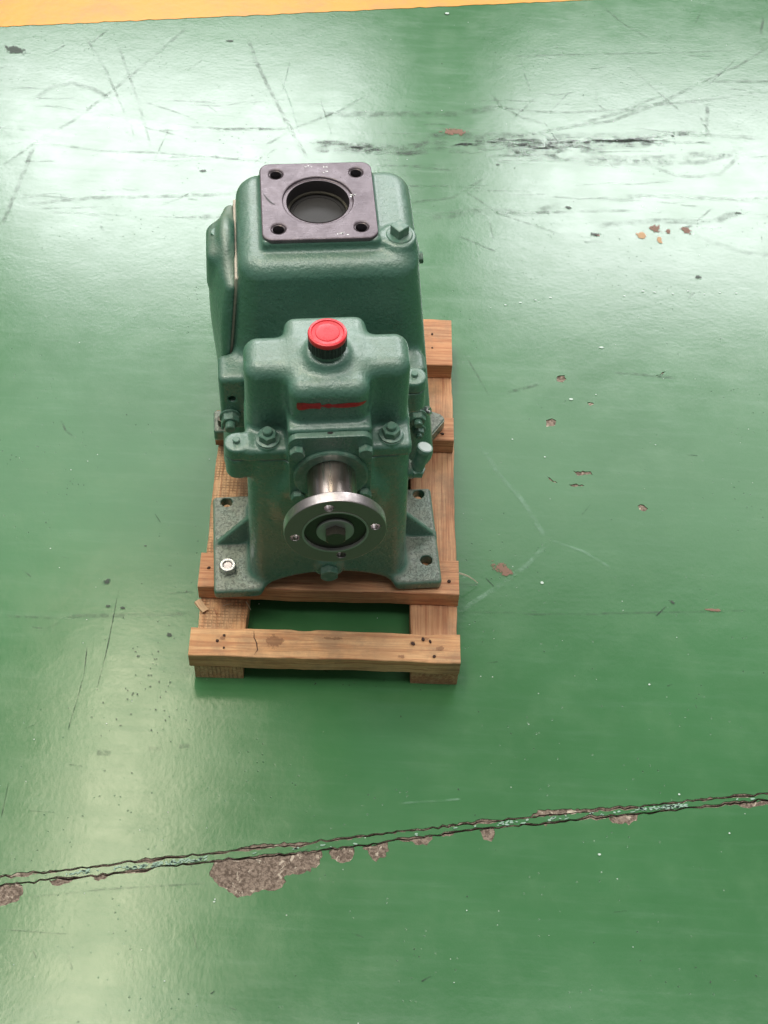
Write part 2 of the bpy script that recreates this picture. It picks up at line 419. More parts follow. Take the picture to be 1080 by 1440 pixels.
def place(o, loc, dirv=(0, 0, 1), spin=0.0):
    q = Vector(dirv).normalized().to_track_quat('Z', 'Y')
    o.rotation_mode = 'QUATERNION'
    from mathutils import Quaternion
    o.rotation_quaternion = q @ Quaternion((0, 0, 1), spin); o.location = loc
    return o
def bolt(parent, loc, dirv, rad=.0105, h=.009, washer=.0135, stud=.0055, studh=.005, mat=None, name='bolt', spin=0, smat=None):
    """hex nut or head with washer and the stud end showing"""
    mat = mat or M_FAST
    b = from_bm(name, hexhead(rad, h), parent, mat, smooth=True); place(b, loc, dirv, spin)
    if washer:
        wv = from_bm('washer', lathe([(0, -.0022), (washer, -.0022), (washer, -.0004), (washer-.0006, 0), (0, 0)], 28), b, mat, smooth=True)
        wv.location = (0, 0, 0.0004)
    if stud:
        s = from_bm('stud', lathe([(stud, h-.001), (stud, h+studh-.001), (stud-.001, h+studh), (0, h+studh)], 20), b, smat or mat, smooth=True)
    return b

# ------------------------------------------------------------------ floor: concrete, paint layer with holes where it has flaked off
def jag(pts, closed=True, amp=.0012, step=.004):
    """subdivide a world-space outline and roughen it"""
    out = []; n = len(pts)
    for i in range(n if closed else n-1):
        a, b = pts[i], pts[(i+1) % n]; L = (b-a).length; k = max(1, int(L/step))
        nrm = Vector((-(b-a).y, (b-a).x, 0)).normalized() if L > 0 else Vector()
        for j in range(k):
            p = a.lerp(b, j/k); out.append(p + nrm*rng.normal(0, amp))
    if not closed: out.append(pts[-1])
    return out
def ribbon_outline(cl, wfun):
    L, Rr = [], []
    for i, p in enumerate(cl):
        a = cl[max(i-1, 0)]; b = cl[min(i+1, len(cl)-1)]; t = (b-a).normalized(); n = Vector((-t.y, t.x, 0)); wd = wfun(i, p)
        L.append(p+n*wd); Rr.append(p-n*wd)
    return L + Rr[::-1]
def P(*xy): return [floor_pt(x, y) for x, y in xy]
UPPER = [(-330,1269),(-120,1246),(0,1233),(100,1223),(190,1211),(300,1200),(340,1194),(430,1186),(530,1173),(630,1161),(700,1154),(760,1147),(850,1138),(900,1134),(960,1127),(1080,1116),(1300,1092)]
LOWER = [(-330,1278),(-120,1258),(0,1244),(80,1236),(160,1228),(300,1211),(400,1202),(460,1195),(560,1181),(640,1170),(700,1163),(780,1156),(860,1147),(920,1141),(1000,1133),(1080,1125),(1300,1103)]
cracks = []; lips = []
for line in (UPPER, LOWER):
    cl = jag(P(*line), False, .0010, .006)
    pw = rng.uniform(0, 9, 3)
    lips.append(ribbon_outline(cl, lambda i, p: .0009 + max(0, .0016*math.sin(p.x*23+pw[0])*math.sin(p.x*57+pw[1]) + .0006*math.sin(p.x*140+pw[2])) + rng.uniform(0, .0006)))
    ph = rng.uniform(0, 9); base = .00062 if line is LOWER else .00042
    cracks.append(ribbon_outline(cl, lambda i, p: base*(1+.8*math.sin(p.x*37+ph)*math.sin(p.x*91+ph)) + rng.uniform(0, .0005)))
chips_px = [
 [(297,1222),(304,1209),(340,1206),(400,1200),(452,1195),(454,1205),(450,1215),(436,1224),(420,1229),(403,1231),(398,1243),(392,1251),(372,1251),(352,1260),(335,1261),(318,1251),(304,1243),(295,1232)],
 [(463,1195),(480,1193),(498,1191),(498,1202),(492,1211),(478,1214),(466,1208),(462,1200)],
 [(510,1190),(545,1185),(546,1196),(540,1207),(530,1210),(520,1205),(517,1196),(510,1194)],
 [(574,1180),(608,1175),(609,1182),(600,1188),(584,1188)], [(674,1167),(695,1164),(696,1173),(691,1181),(680,1181)],
 [(855,1148),(896,1144),(895,1153),(884,1158),(862,1157)], [(-60,1252),(0,1245),(29,1242),(33,1253),(27,1265),(8,1273),(-30,1277)],
 [(68,1238),(104,1233),(96,1242),(84,1246),(74,1244)], [(128,1231),(154,1228),(147,1236),(134,1237)],
 [(1030,1130),(1100,1122),(1098,1130),(1050,1137)], [(333,1198),(345,1190),(362,1187),(386,1186),(430,1184),(424,1189),(385,1192),(350,1197)],
 [(744,1149),(757,1140),(780,1137),(812,1137),(856,1135),(852,1140),(812,1143),(770,1148)], [(190,1213),(205,1208),(230,1206),(220,1210)],
 [(625,1162),(650,1157),(690,1153),(700,1155),(660,1160)],[(540,1173),(570,1167),(600,1165),(560,1171)],
 [(965,1128),(990,1122),(1012,1122),(1000,1125)], [(40,1229),(70,1224),(95,1222),(80,1226)],
 [(762,1158),(770,1157),(768,1162)], [(615,1174),(640,1171),(632,1176)], [(470,1181),(500,1177),(520,1176),(490,1181)],
 [(784,529),(793,528),(796,533),(791,538),(783,536)], [(768,591),(776,588),(783,592),(780,599),(770,600)], [(897,711),(905,710),(911,715),(907,719),(899,716)],
 [(806,663),(830,663),(833,667),(812,669)], [(800,681),(818,681),(822,683),(806,685)], [(765,667),(770,670),(784,679),(778,678)],
 [(826,567),(834,566),(836,569),(829,571)], [(921,529),(937,521),(929,527)],
]
chips = [jag(P(*c), True, .0009, .0035) for c in chips_px]
def sheet(name, z, holes, ext, depth, mat):
    verts = []; edges = []
    def add(poly):
        s = len(verts); verts.extend(Vector((p.x, p.y)) for p in poly)
        edges.extend((s+i, s+(i+1) % len(poly)) for i in range(len(poly)))
    add([Vector((-ext, -ext)), Vector((ext, -ext)), Vector((ext, ext+3)), Vector((-ext, ext+3))])
    for h_ in holes: add(h_)
    vo, eo, fo, *_ = delaunay_2d_cdt(verts, edges, [], 0, 1e-6)
    v = np.array([(a.x, a.y) for a in vo]); t = np.array([f for f in fo if len(f) == 3]); cen = v[t].mean(1)
    inside = np.zeros(len(t), bool)
    for h_ in holes:
        q = np.array([(p.x, p.y) for p in h_]); lo, hi = q.min(0), q.max(0)
        m = np.where(((cen >= lo) & (cen <= hi)).all(1))[0]
        if not len(m): continue
        c = cen[m]; ins = np.zeros(len(m), bool); q2 = np.roll(q, -1, 0)
        for (x1, y1), (x2, y2) in zip(q, q2):
            if y1 == y2: continue
            cr = ((y1 > c[:,1]) != (y2 > c[:,1])) & (c[:,0] < (x2-x1)*(c[:,1]-y1)/(y2-y1)+x1); ins ^= cr
        inside[m] |= ins
    bm = bmesh.new(); bv = [bm.verts.new((a[0], a[1], z)) for a in v]
    for f in t[~inside]:
        try: bm.faces.new([bv[i] for i in f])
        except ValueError: pass
    for vv in [x for x in bm.verts if not x.link_faces]: bm.verts.remove(vv)
    bmesh.ops.recalc_face_normals(bm, faces=bm.faces[:])
    if bm.faces[0].normal.z < 0: bmesh.ops.reverse_faces(bm, faces=bm.faces[:])
    bd = [e for e in bm.edges if len(e.link_faces) == 1]
    r = bmesh.ops.extrude_edge_only(bm, edges=bd)
    for x in r['geom']:
        if isinstance(x, bmesh.types.BMVert): x.co.z -= depth
    me = bpy.data.meshes.new(name); bm.to_mesh(me); bm.free()
    return link(name, me, None, mat, kind='structure')
floor = sheet('floor', 0.0, lips + chips, 6.0, .0016, M_FLOOR)
conc = sheet('concrete_slab', -.0014, cracks, 6.0, .01, M_CONC)
bm = bmesh.new(); bm.faces.new([bm.verts.new(p) for p in ((-6,-6,-.009),(6,-6,-.009),(6,9,-.009),(-6,9,-.009))])
from_bm('soil', bm, None, M_DIRT, kind='structure')
# loose pale filler flakes left standing between the two cracks
bm = bmesh.new()
def flakes(x0, x1, n):
    for _ in range(n):
        x = rng.uniform(x0, x1)
        yu = np.interp(x, [p[0] for p in UPPER], [p[1] for p in UPPER]); yl = np.interp(x, [p[0] for p in LOWER], [p[1] for p in LOWER])
        c = floor_pt(x, yu + (yl-yu)*rng.uniform(.35, .8)); a = rng.uniform(.001, .004); b = rng.uniform(.0006, .0015); th = R(10)+rng.normal(0, .25)
        top = []; bot = []
        for k in range(6):
            q = k*math.pi/3; s = rng.uniform(.7, 1.2); dx, dy = a*s*math.cos(q), b*s*math.sin(q)
            p = Vector((c.x+dx*math.cos(th)-dy*math.sin(th), c.y+dx*math.sin(th)+dy*math.cos(th), 0))
            top.append(bm.verts.new(p+Vector((0, 0, .0009)))); bot.append(bm.verts.new(p+Vector((0, 0, .0001))))
        bm.faces.new(top)
        for k in range(6): bm.faces.new((top[k], bot[k], bot[(k+1) % 6], top[(k+1) % 6]))
flakes(90, 125, 10); flakes(160, 290, 60); flakes(900, 965, 40); flakes(700, 900, 22); flakes(0, 1080, 25)
from_bm('paint_flakes', bm, floor, mat_flat('pale_green_filler', (0.26, 0.40, 0.31), .5), kind='stuff')

# yellow marking
a, b = floor_pt(0, 38), floor_pt(830, 0); t = (b-a).normalized(); n = Vector((-t.y, t.x, 0))
cl = jag([a-t*3, b+t*3], False, .0009, .012)
bm = bmesh.new(); prev = None
for p in cl:
    q = p + n*.12; cur = (bm.verts.new((p.x, p.y, .0008)), bm.verts.new((q.x, q.y, .0008)), bm.verts.new((p.x, p.y, .00005)))
    if prev: bm.faces.new((prev[0], cur[0], cur[1], prev[1])); bm.faces.new((prev[2], cur[2], cur[0], prev[0]))
    prev = cur
from_bm('floor_marking', bm, None, M_YEL, kind='structure')

# rub marks, scratches, stains (thin films on the paint)
def marks(name, mat, lines, z):
    bm = bmesh.new(); uvl = bm.loops.layers.uv.new('UVMap')
    for pts, wd in lines:
        P3 = [floor_pt(*p) for p in pts]; seg = []
        for i in range(len(P3)-1):
            k = max(2, int((P3[i+1]-P3[i]).length/.02)); seg += [P3[i].lerp(P3[i+1], j/k) for j in range(k)]
        seg.append(P3[-1]); N = len(seg); prev = None
        for i, p in enumerate(seg):
            t = (seg[min(i+1, N-1)]-seg[max(i-1, 0)]).normalized(); n = Vector((-t.y, t.x, 0))
            p = p + n*rng.normal(0, wd*.12)
            cur = (bm.verts.new((p.x+n.x*wd, p.y+n.y*wd, z)), bm.verts.new((p.x-n.x*wd, p.y-n.y*wd, z)), i/(N-1))
            if prev:
                f = bm.faces.new((prev[1], cur[1], cur[0], prev[0]))
                for l, uv in zip(f.loops, ((prev[2], 0), (cur[2], 0), (cur[2], 1), (prev[2], 1))): l[uvl].uv = uv
            prev = cur
        z += 1.5e-6
    me = bpy.data.meshes.new(name); bm.to_mesh(me); bm.free()
    return link(name, me, floor, mat, kind='stuff')
scuff = [([(345,45),(362,92),(392,150),(430,226)], .0050), ([(402,165),(432,222)], .0035), ([(52,196),(30,250),(0,322)], .0055),
 ([(440,198),(520,206),(560,216),(600,214)], .008), ([(470,212),(560,208),(640,196)], .009), ([(600,192),(640,186),(660,190)], .008),
 ([(660,196),(700,204),(770,207)], .006), ([(700,206),(800,200),(860,200),(925,194)], .006),
 ([(720,215),(780,208)], .006), ([(1080,66),(1040,92),(985,116)], .0045), ([(995,147),(994,192)], .005), ([(838,125),(838,145),(856,160)], .0030),
 ([(58,887),(73,881),(87,874)], .0030), ([(85,590),(92,605),(105,616)], .0022), ([(44,882),(60,884)], .002), ([(142,820),(156,818)], .0045), ([(984,163),(998,188)], .003),
 ([(968,420),(976,411)], .003), ([(975,316),(960,321),(975,331)], .004), ([(1073,20),(1070,50)], .004), ([(30,800),(45,812)],.0015), ([(934,526),(922,531)], .0015), ([(640,240),(560,232)], .004)]
faint = [([(430,205),(560,211),(640,200)], .022), ([(640,200),(780,206),(950,196)], .020), ([(560,190),(760,192),(1000,186)], .012), ([(700,215),(860,212)], .012), ([(50,198),(100,172),(155,130),(210,85),(270,32)], .0050), ([(52,200),(140,212),(240,216),(380,228)], .0042), ([(118,48),(150,100),(178,165)], .0035), ([(165,60),(190,130),(214,212)], .0035),
 ([(200,143),(240,155),(275,168)], .0030), ([(360,212),(420,178),(480,155),(525,128)], .0042), ([(30,288),(130,278),(240,276),(342,272)], .0060), ([(250,178),(330,183),(420,180)], .0060),
 ([(985,116),(930,145),(860,170),(780,182),(690,200)], .0062), ([(688,128),(705,150),(735,166),(770,176)], .0042), ([(840,4),(880,36),(916,56)], .0030), ([(1080,128),(1000,140),(900,150),(760,190)], .0065),
 ([(990,4),(978,34)], .003), ([(700,80),(840,76),(960,74),(1060,70)], .0040), ([(1080,195),(960,188),(860,196)], .008), ([(880,90),(960,160)], .003),
 ([(0,866),(70,869),(110,868)], .0028), ([(85,868),(180,865),(276,863)], .0048), ([(645,860),(760,864),(900,862),(1080,858)], .0025), ([(225,836),(275,832)], .0022),
 ([(30,1263),(150,1250),(300,1242)], .0018), ([(0,1307),(80,1313),(110,1314)], .0014), ([(135,1059),(157,1059)], .0052), ([(208,1053),(227,1053)], .0045), ([(250,1050),(267,1049)], .0045),
 ([(645,262),(700,300),(790,330)], .003), ([(640,330),(700,355)], .003), ([(820,340),(850,340)], .004), ([(655,500),(690,560)], .002), ([(700,556),(760,540)], .004), ([(860,524),(960,532)], .004), ([(870,275),(1000,280),(1080,285)], .006), ([(700,300),(900,296)], .005), ([(0,235),(30,215),(52,198)], .004),
 ([(270,1310),(280,1340)], .0015), ([(185,1340),(190,1375)], .0015), ([(95,1335),(102,1365)], .0015)]
pale = [([(672,620),(700,665),(735,705),(772,765)], .0050), ([(772,762),(740,795),(700,825),(645,862)], .0048), ([(772,760),(820,775),(860,800)], .003), ([(300,20),(350,60)], .002),
 ([(395,110),(410,150),(425,200)], .002), ([(752,562),(767,562)], .002), ([(560,1130),(620,1126),(650,1124)], .002)]
hair = [([(169,822),(160,865),(148,925),(135,974)], .0010), ([(123,905),(118,950),(105,995),(93,1038)], .0010), ([(672,296),(688,310)], .001), ([(12,1100),(2,1150)],.0009), ([(40,1140),(80,1143)],.0008)]
for _ in range(55):     # the general run of small scratches, denser where trolleys pass at the back
    x = rng.uniform(-100, 1180); y = rng.uniform(60, 330); L = rng.uniform(10, 70); th = rng.choice([rng.normal(0, .2), rng.normal(1.2, .5), rng.normal(-.5, .3)])
    (faint if rng.random() < .8 else scuff).append(([(x, y), (x+L*math.cos(th)*.5, y+L*math.sin(th)*.4), (x+L*math.cos(th), y+L*math.sin(th)*.8)], rng.uniform(.0010, .0032)))
for _ in range(45):
    x = rng.uniform(-50, 1130); y = rng.uniform(330, 1440); L = rng.uniform(4, 22); th = rng.normal(0, .7)
    (hair if rng.random() < .5 else faint).append(([(x, y), (x+L*math.cos(th), y+L*math.sin(th))], rng.uniform(.0006, .0014)))
for _ in range(70):     # black rubber smears dragged across the back of the floor
    x = rng.uniform(640, 945) if rng.random() < .6 else rng.uniform(430, 650); y = 202 + rng.normal(0, 4.5) + (5 if x < 640 else 0) + (x-640)*-.012; L = rng.uniform(10, 70)
    (scuff if rng.random() < .12 else faint).append(([(x, y), (x+L*.5, y+rng.normal(0, 1.2)), (x+L, y+rng.normal(0, 2))], rng.uniform(.0012, .005)))
for _ in range(14):     # broad, curved trolley-tyre smears
    x = rng.uniform(-50, 1000); y = rng.uniform(110, 340); L = rng.uniform(120, 320); c_ = rng.normal(0, 14)
    faint.append(([(x, y), (x+L*.25, y+c_*.8), (x+L*.5, y+c_), (x+L*.75, y+c_*.7), (x+L, y-rng.uniform(0, 25))], rng.uniform(.004, .012)))
for _ in range(60):
    x = rng.uniform(-60, 1100); y = rng.choice([278, 262, 182, 225, 140, 300]) + rng.normal(0, 5); L = rng.uniform(20, 120)
    faint.append(([(x, y), (x+L*.5, y+rng.normal(0, 2)), (x+L, y+rng.normal(0, 3))], rng.uniform(.0008, .003)))
marks('scuff_marks', M_SCUFF, scuff, .00030); marks('faint_scuff_marks', M_FAINT, faint, .00045)
marks('pale_scuff_marks', M_PALE, pale, .00060); marks('hairline_scratches', M_LINE, hair, .00070)
def blobs(name, mat, lst, z):
    bm = bmesh.new(); uvl = bm.loops.layers.uv.new('UVMap')
    for px, py, a, b, th in lst:
        c = floor_pt(px, py); cv = bm.verts.new((c.x, c.y, z)); ring = []
        for k in range(18):
            q = k*math.pi/9; dx, dy = a*math.cos(q), b*math.sin(q); t_ = R(th)
            ring.append(bm.verts.new((c.x+dx*math.cos(t_)-dy*math.sin(t_), c.y+dx*math.sin(t_)+dy*math.cos(t_), z)))
        for k in range(18):
            f = bm.faces.new((cv, ring[k], ring[(k+1) % 18]))
            for l, uv in zip(f.loops, ((0, 0), (1, 0), (1, 0))): l[uvl].uv = uv
        z += 1.5e-6
    me = bpy.data.meshes.new(name); bm.to_mesh(me); bm.free()
    return link(name, me, floor, mat, kind='stuff')
blobs('brown_stains', M_BROWN, [(706,801,.026,.011,-38), (922,322,.013,.014,20), (965,325,.016,.010,-15), (940,326,.008,.008,0), (840,331,.006,.003,0),(1000,858,.02,.003,0),(640,186,.03,.012,0)], .0008)
blobs('ochre_stains', M_OCHRE, [(903,331,.012,.012,0), (927,338,.010,.011,0)], .0009)
blobs('dark_stains', M_BLK, [(150,818,.010,.005,0), (836,330,.012,.006,0), (284,241,.010,.006,10), (20,70,.03,.015,-30), (798,292,.010,.005,0), (982,390,.010,.006,0), (238,893,.006,.005,0), (323,58,.009,.004,0), (629,20,.006,.004,0),
 (152,853,.004,.003,0), (172,855,.005,.003,0), (1040,300,.01,.004,0), (700,232,.008,.004,0), (205,768,.004,.002,0), (945,847,.006,.003,-40)] + [(rng.uniform(0,1080), rng.uniform(60,1400), rng.uniform(.0008, .0024), rng.uniform(.0006, .0016), rng.uniform(0,180)) for _ in range(60)]
 + [(rng.normal(205,45), rng.normal(960,60), rng.uniform(.0008,.0022), rng.uniform(.0008,.002), 0) for _ in range(70)], .0010)
blobs('pale_flecks', M_PALEB, [(913,963,.0028,.0026,0), (629,19,.005,.004,0), (845,489,.006,.003,0), (803,562,.005,.003,0), (766,643,.003,.003,0), (762,820,.003,.003,0), (843,1202,.003,.002,0)]
 + [(880+i*22+rng.normal(0,2), 413+rng.normal(0,2), .003, .0016, 0) for i in range(8)] + [(690+i*21, 433-i*3.5, .003, .0016, 0) for i in range(5)] + [(rng.uniform(0,1080), rng.uniform(60,1440), rng.uniform(.0008,.002), rng.uniform(.0008,.0016), 0) for _ in range(35)], .0012)

# ------------------------------------------------------------------ pallet
YP = R(1.9); P0 = floor_pt(275, 953)
pallet = empty('wooden_pallet', P0, YP, 'small reddish brown wooden pallet of rough planks under the green pump', 'pallet')
def board(name, x0, x1, y0, y1, z0, z1, mat, long='x', notch=None, wav=.0006, label=None):
    """rough sawn board: subdivided along its length, edges wavering, arrises knocked off"""
    bm = bmesh.new(); L = (x1-x0) if long == 'x' else (y1-y0); N = max(4, int(L/.008)); rings = []
    e = .0011
    ph = rng.uniform(0, 9, 6)
    for i in range(N+1):
        t = i/N; s = t*L
        d0 = wav*(math.sin(s*31+ph[0])+.6*math.sin(s*83+ph[1])) + rng.normal(0, wav*.25); d1 = wav*(math.sin(s*27+ph[2])+.6*math.sin(s*71+ph[3])) + rng.normal(0, wav*.25)
        if notch:
            for (c, wd, dp) in notch: d1 -= dp*max(0, 1-((s-c)/wd)**2)**.8
        dz = wav*.6*math.sin(s*19+ph[4])
        W = (y1-y0) if long == 'x' else (x1-x0); H = z1-z0
        a, b = d0, W+d1
        prof = [(a+e, 0), (b-e, 0), (b, e), (b, H+dz-e), (b-e, H+dz), (b*.66+a*.34, H+dz+rng.normal(0, .0001)), (b*.33+a*.67, H+dz+rng.normal(0, .0001)), (a+e, H+dz), (a, H+dz-e), (a, e)]
        if i == 0 or i == N: sx = s + (rng.normal(0, .0006) if i else 0)
        else: sx = s
        rings.append([bm.verts.new((sx, p[0], p[1]) if long == 'x' else (p[0], sx, p[1])) for p in prof])
    m = len(rings[0])
    for A, B in zip(rings, rings[1:]):
        for k in range(m): bm.faces.new((A[k], A[(k+1) % m], B[(k+1) % m], B[k]))
    bm.faces.new(rings[0]); bm.faces.new(list(reversed(rings[-1])))
    o = from_bm(name, bm, pallet, mat, loc=(x0, y0, z0))
    if label: o['label'] = label
    return o
T = .028
board('stringer', 0, .062, .001, .603, 0, T-.0007, M_WOODY, 'y')
board('stringer', .276, .337, .001, .603, 0, T-.0007, mat_wood('worn_stringer', (0.56, 0.27, 0.135), (0.70, 0.41, 0.22), (0.40, 0.15, 0.075), 'y', 0), 'y')
pf = board('plank', -.0055, .339, 0, .042, T, 2*T, M_WOODX, 'x', notch=[(.145, .014, .0026), (.30, .012, .0015)], label='knotty front plank')
p2 = board('plank', -.003, .338, .1035, .158, T, 2*T, M_WOODR)
p3 = board('plank', -.003, .334, .3645, .408, T, 2*T, M_WOODR)
p4 = board('plank', .0, .335, .509, .603, T, 2*T, M_WOODR, label='wide rear plank')
nail_me = None
for pl_, pts in ((pf, [(.035,.022),(.044,.012),(.283,.026),(.305,.030),(.043,.030),(.310,.008),(.296,.033)]), (p2, [(.328,.02),(.012,.03)]), (p3, [(.322,.012),(.317,.034)]), (p4, [(.306,.062),(.306,.034)])):
    for (x, y) in pts:
        if nail_me is None:
            n_ = from_bm('nail_hole', lathe([(0, .0012), (.0024, .0012), (.0030, .0008), (.0032, -.001)], 9), pl_, M_NAIL, smooth=True); nail_me = n_.data
        else: n_ = link('nail_hole', nail_me, pl_)
        n_.location = (x, y, T+.0004); n_.scale = (rng.uniform(.4, .95), rng.uniform(.4, .8), 1); n_.rotation_euler = (0, 0, rng.uniform(0, 3))
# knot figure and split on the front plank
bm = bmesh.new(); prev = None
for i in range(12):
    s = i/11; x = .083 + .003*math.sin(s*5) + rng.normal(0, .0004); y = .002+s*.036; wd = .0005*math.sin(math.pi*s)+.0001
    cur = (bm.verts.new((x-wd, y, T+.0012)), bm.verts.new((x+wd, y, T+.0012)))
    if prev: bm.faces.new((prev[0], prev[1], cur[1], cur[0]))
    prev = cur
from_bm('split', bm, pf, M_NAIL)

M_KNOT = mat_blob('knot_brown', (0.30, 0.14, 0.07), .45, 70)
for (px_, py_, a_, b_) in ((.105, .022, .020, .012), (.268, .006, .012, .006), (.318, .020, .007, .005), (.300, .034, .006, .003), (.042, .026, .005, .006), (.283, .026, .005, .005), (.180, .030, .016, .004)):
    bm = bmesh.new(); uvl = bm.loops.layers.uv.new('UVMap')
    cv = bm.verts.new((px_, py_, T+.0010)); ring = [bm.verts.new((px_+a_*math.cos(k*math.pi/8), max(.0015, min(.040, py_+b_*math.sin(k*math.pi/8))), T+.0010)) for k in range(16)]
    for k in range(16):
        f = bm.faces.new((cv, ring[k], ring[(k+1) % 16]))
        for l, uv in zip(f.loops, ((0, 0), (1, 0), (1, 0))): l[uvl].uv = uv
    me = bpy.data.meshes.new('knot'); bm.to_mesh(me); bm.free()
    link('knot', me, pf, M_KNOT)

# loose bits of wood
def chipbox(name, px, py, z, L, W_, H_, rot, mat, label, cat, tilt=0.0):
    bm = bmesh.new(); bmesh.ops.create_cube(bm, size=1)
    for v in bm.verts: v.co = Vector((v.co.x*L*(1+rng.normal(0, .08)), v.co.y*W_*(1+rng.normal(0, .15)), v.co.z*H_+H_/2))
    bmesh.ops.subdivide_edges(bm, edges=bm.edges[:], cuts=1)
    for v in bm.verts: v.co += Vector(rng.normal(0, 1, 3))*min(W_, H_)*.07
    o = from_bm(name, bm, None, mat); c = floor_pt(px, py, z); o.location = c; o.rotation_euler = (0, tilt, R(rot))
    o['label'] = label; o['category'] = cat; return o
chipbox('wood_chip', 283, 853, .0290, .019, .009, .003, -52, M_CHIPW, 'pale wood chip lying on the left stringer behind the front plank', 'wood chip')
chipbox('wood_chip', 303, 860, .0288, .008, .002, .0015, -60, M_WOODR, 'tiny dark brown wood sliver on the left stringer beside the pale chip', 'wood chip')
def sliver(px0, py0, px1, py1, z0, z1, rad, label, bow=.004):
    a, b = floor_pt(px0, py0, z0), floor_pt(px1, py1, z1); bm = bmesh.new(); prev = None
    for i in range(9):
        s = i/8; p = a.lerp(b, s) + Vector((0, 0, bow*math.sin(math.pi*s))) - a; r_ = rad*(1-.5*s)
        cur = [bm.verts.new(p+Vector((0, math.cos(q)*r_, math.sin(q)*r_))) for q in (0, 1.57, 3.14, 4.71)]
        if prev:
            for k in range(4): bm.faces.new((prev[k], prev[(k+1) % 4], cur[(k+1) % 4], cur[k]))
        prev = cur
    o = from_bm('wood_splinter', bm, None, M_STRAW); o.location = a; o['label'] = label; o['category'] = 'splinter'
sliver(645, 806, 672, 820, .03, .004, .0016, 'thin pale splinter sticking out past the right end of the second plank')
sliver(346, 846, 353, 858, .0285, .024, .0013, 'short pale splinter on the inner edge of the left stringer', .001)
sliver(314, 852, 325, 849, .0287, .0287, .0006, 'hair thin wood fibre lying on the left stringer right of the pale chip', .001)

# ------------------------------------------------------------------ the pump
PO = Vector((-.0763, 1.1128, 2*T))
pump = empty('gear_pump', PO, R(7.2), 'green cast iron pump with red oil cap and round steel drive flange on the pallet', 'pump')
SZ = .259      # shaft height
ZJ = .267      # gearbox joint
def lin(a, b): return lambda z: a + b*z

def g_body(Pp):
    x, y, z = Pp
    b = tbox(Pp, lin(-.1005, .02), lin(.1005, -.02), lambda z: -.0775+0*z, lambda z: .056+0*z, -.03, ZJ+.03, .02)
    side = tbox(Pp, lin(-.148, 0), lin(-.085, 0), lambda z: -.089+0*z, lambda z: .066+0*z, 0, .0185, .0055)
    side2 = tbox(Pp, lin(.085, 0), lin(.147, 0), lambda z: -.089+0*z, lambda z: .066+0*z, 0, .0185, .0055)
    d = smin(b, np.minimum(side, side2), .018)
    # ribs
    ribz = .088 - (np.abs(x)-.088)*(.088-.016)/(.147-.088)
    rib = np.maximum(np.maximum(np.abs(y+.012)-.0036, (z-ribz)*.63), np.maximum(np.abs(x)-.146, .08-np.abs(x)))
    d = smin(d, rib, .004)
    # round lugs at the joint
    lug = cyl(Pp, (-.106, -.062, .256), 2, .0145, .024, .004); lug = np.minimum(lug, cyl(Pp, (.108, .030, .256), 2, .0145, .024, .004))
    d = smin(d, lug, .014)
    # bearing boss
    boss = rbox(Pp, (0, -.066, SZ+.009), (.0475, .0215, .0575), .007)
    d = smin(d, boss, .010)
    d = smin(d, rbox(Pp, (.008, -.070, .11), (.0035, .0105, .10), .003), .008)
    d = smin(d, cyl(Pp, (0, -.072, .19), 1, .062, .009, .006), .02)
    d = smin(d, cyl(Pp, (0, -.076, .046), 1, .016, .006, .003), .01)
    # arch between the feet
    arch = np.sqrt((x/.100)**2 + (np.minimum(z+.03, 10)/.062)**2)-1
    d = smax(d, -arch*.055, .008)
    for sx in (-.1295, .1295):
        for sy in (-.0545, .055):
            d = np.maximum(d, -(np.sqrt((x-sx)**2+(y-sy)**2)-.0078))
    d = np.maximum(d, z-(ZJ-.0005)); return np.maximum(d, -z)
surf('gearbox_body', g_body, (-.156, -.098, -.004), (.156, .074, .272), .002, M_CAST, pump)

def g_cover(Pp):
    x, y, z = Pp
    d = rbox(Pp, (0, -.011, .262), (.0955, .0672, .0225), .006)
    sh = rbox(Pp, (0, -.017, .322), (.0935, .0300, .0625), .017)
    ctr = rbox(Pp, (0, -.020, .322), (.0455, .0575, .0625), .016)
    up_ = smin(sh, ctr, .016)
    up_ = smin(up_, rbox(Pp, (0, .006, .322), (.0462, .0315, .0625), .011), .006)
    d = smin(d, up_, .008)
    lug = cyl(Pp, (-.106, -.062, .270), 2, .0145, .0145, .003); lug = np.minimum(lug, cyl(Pp, (.108, .030, .270), 2, .0145, .0145, .003))
    d = smin(d, lug, .012)
    d = smin(d, rbox(Pp, (0, -.066, SZ+.013), (.0475, .0215, .0575), .005), .006)
    d = smin(d, cyl(Pp, (0, -.029, .387), 2, .022, .008, .003), .016)
    for sx in (-.070, .072): d = np.minimum(d, cyl(Pp, (sx, -.0625, .284), 2, .0145, .0025, .001))
    d = np.maximum(d, (ZJ+.0005)-z); return d
surf('gearbox_cover', g_cover, (-.128, -.095, .262), (.130, .066, .402), .0018, M_CAST, pump)

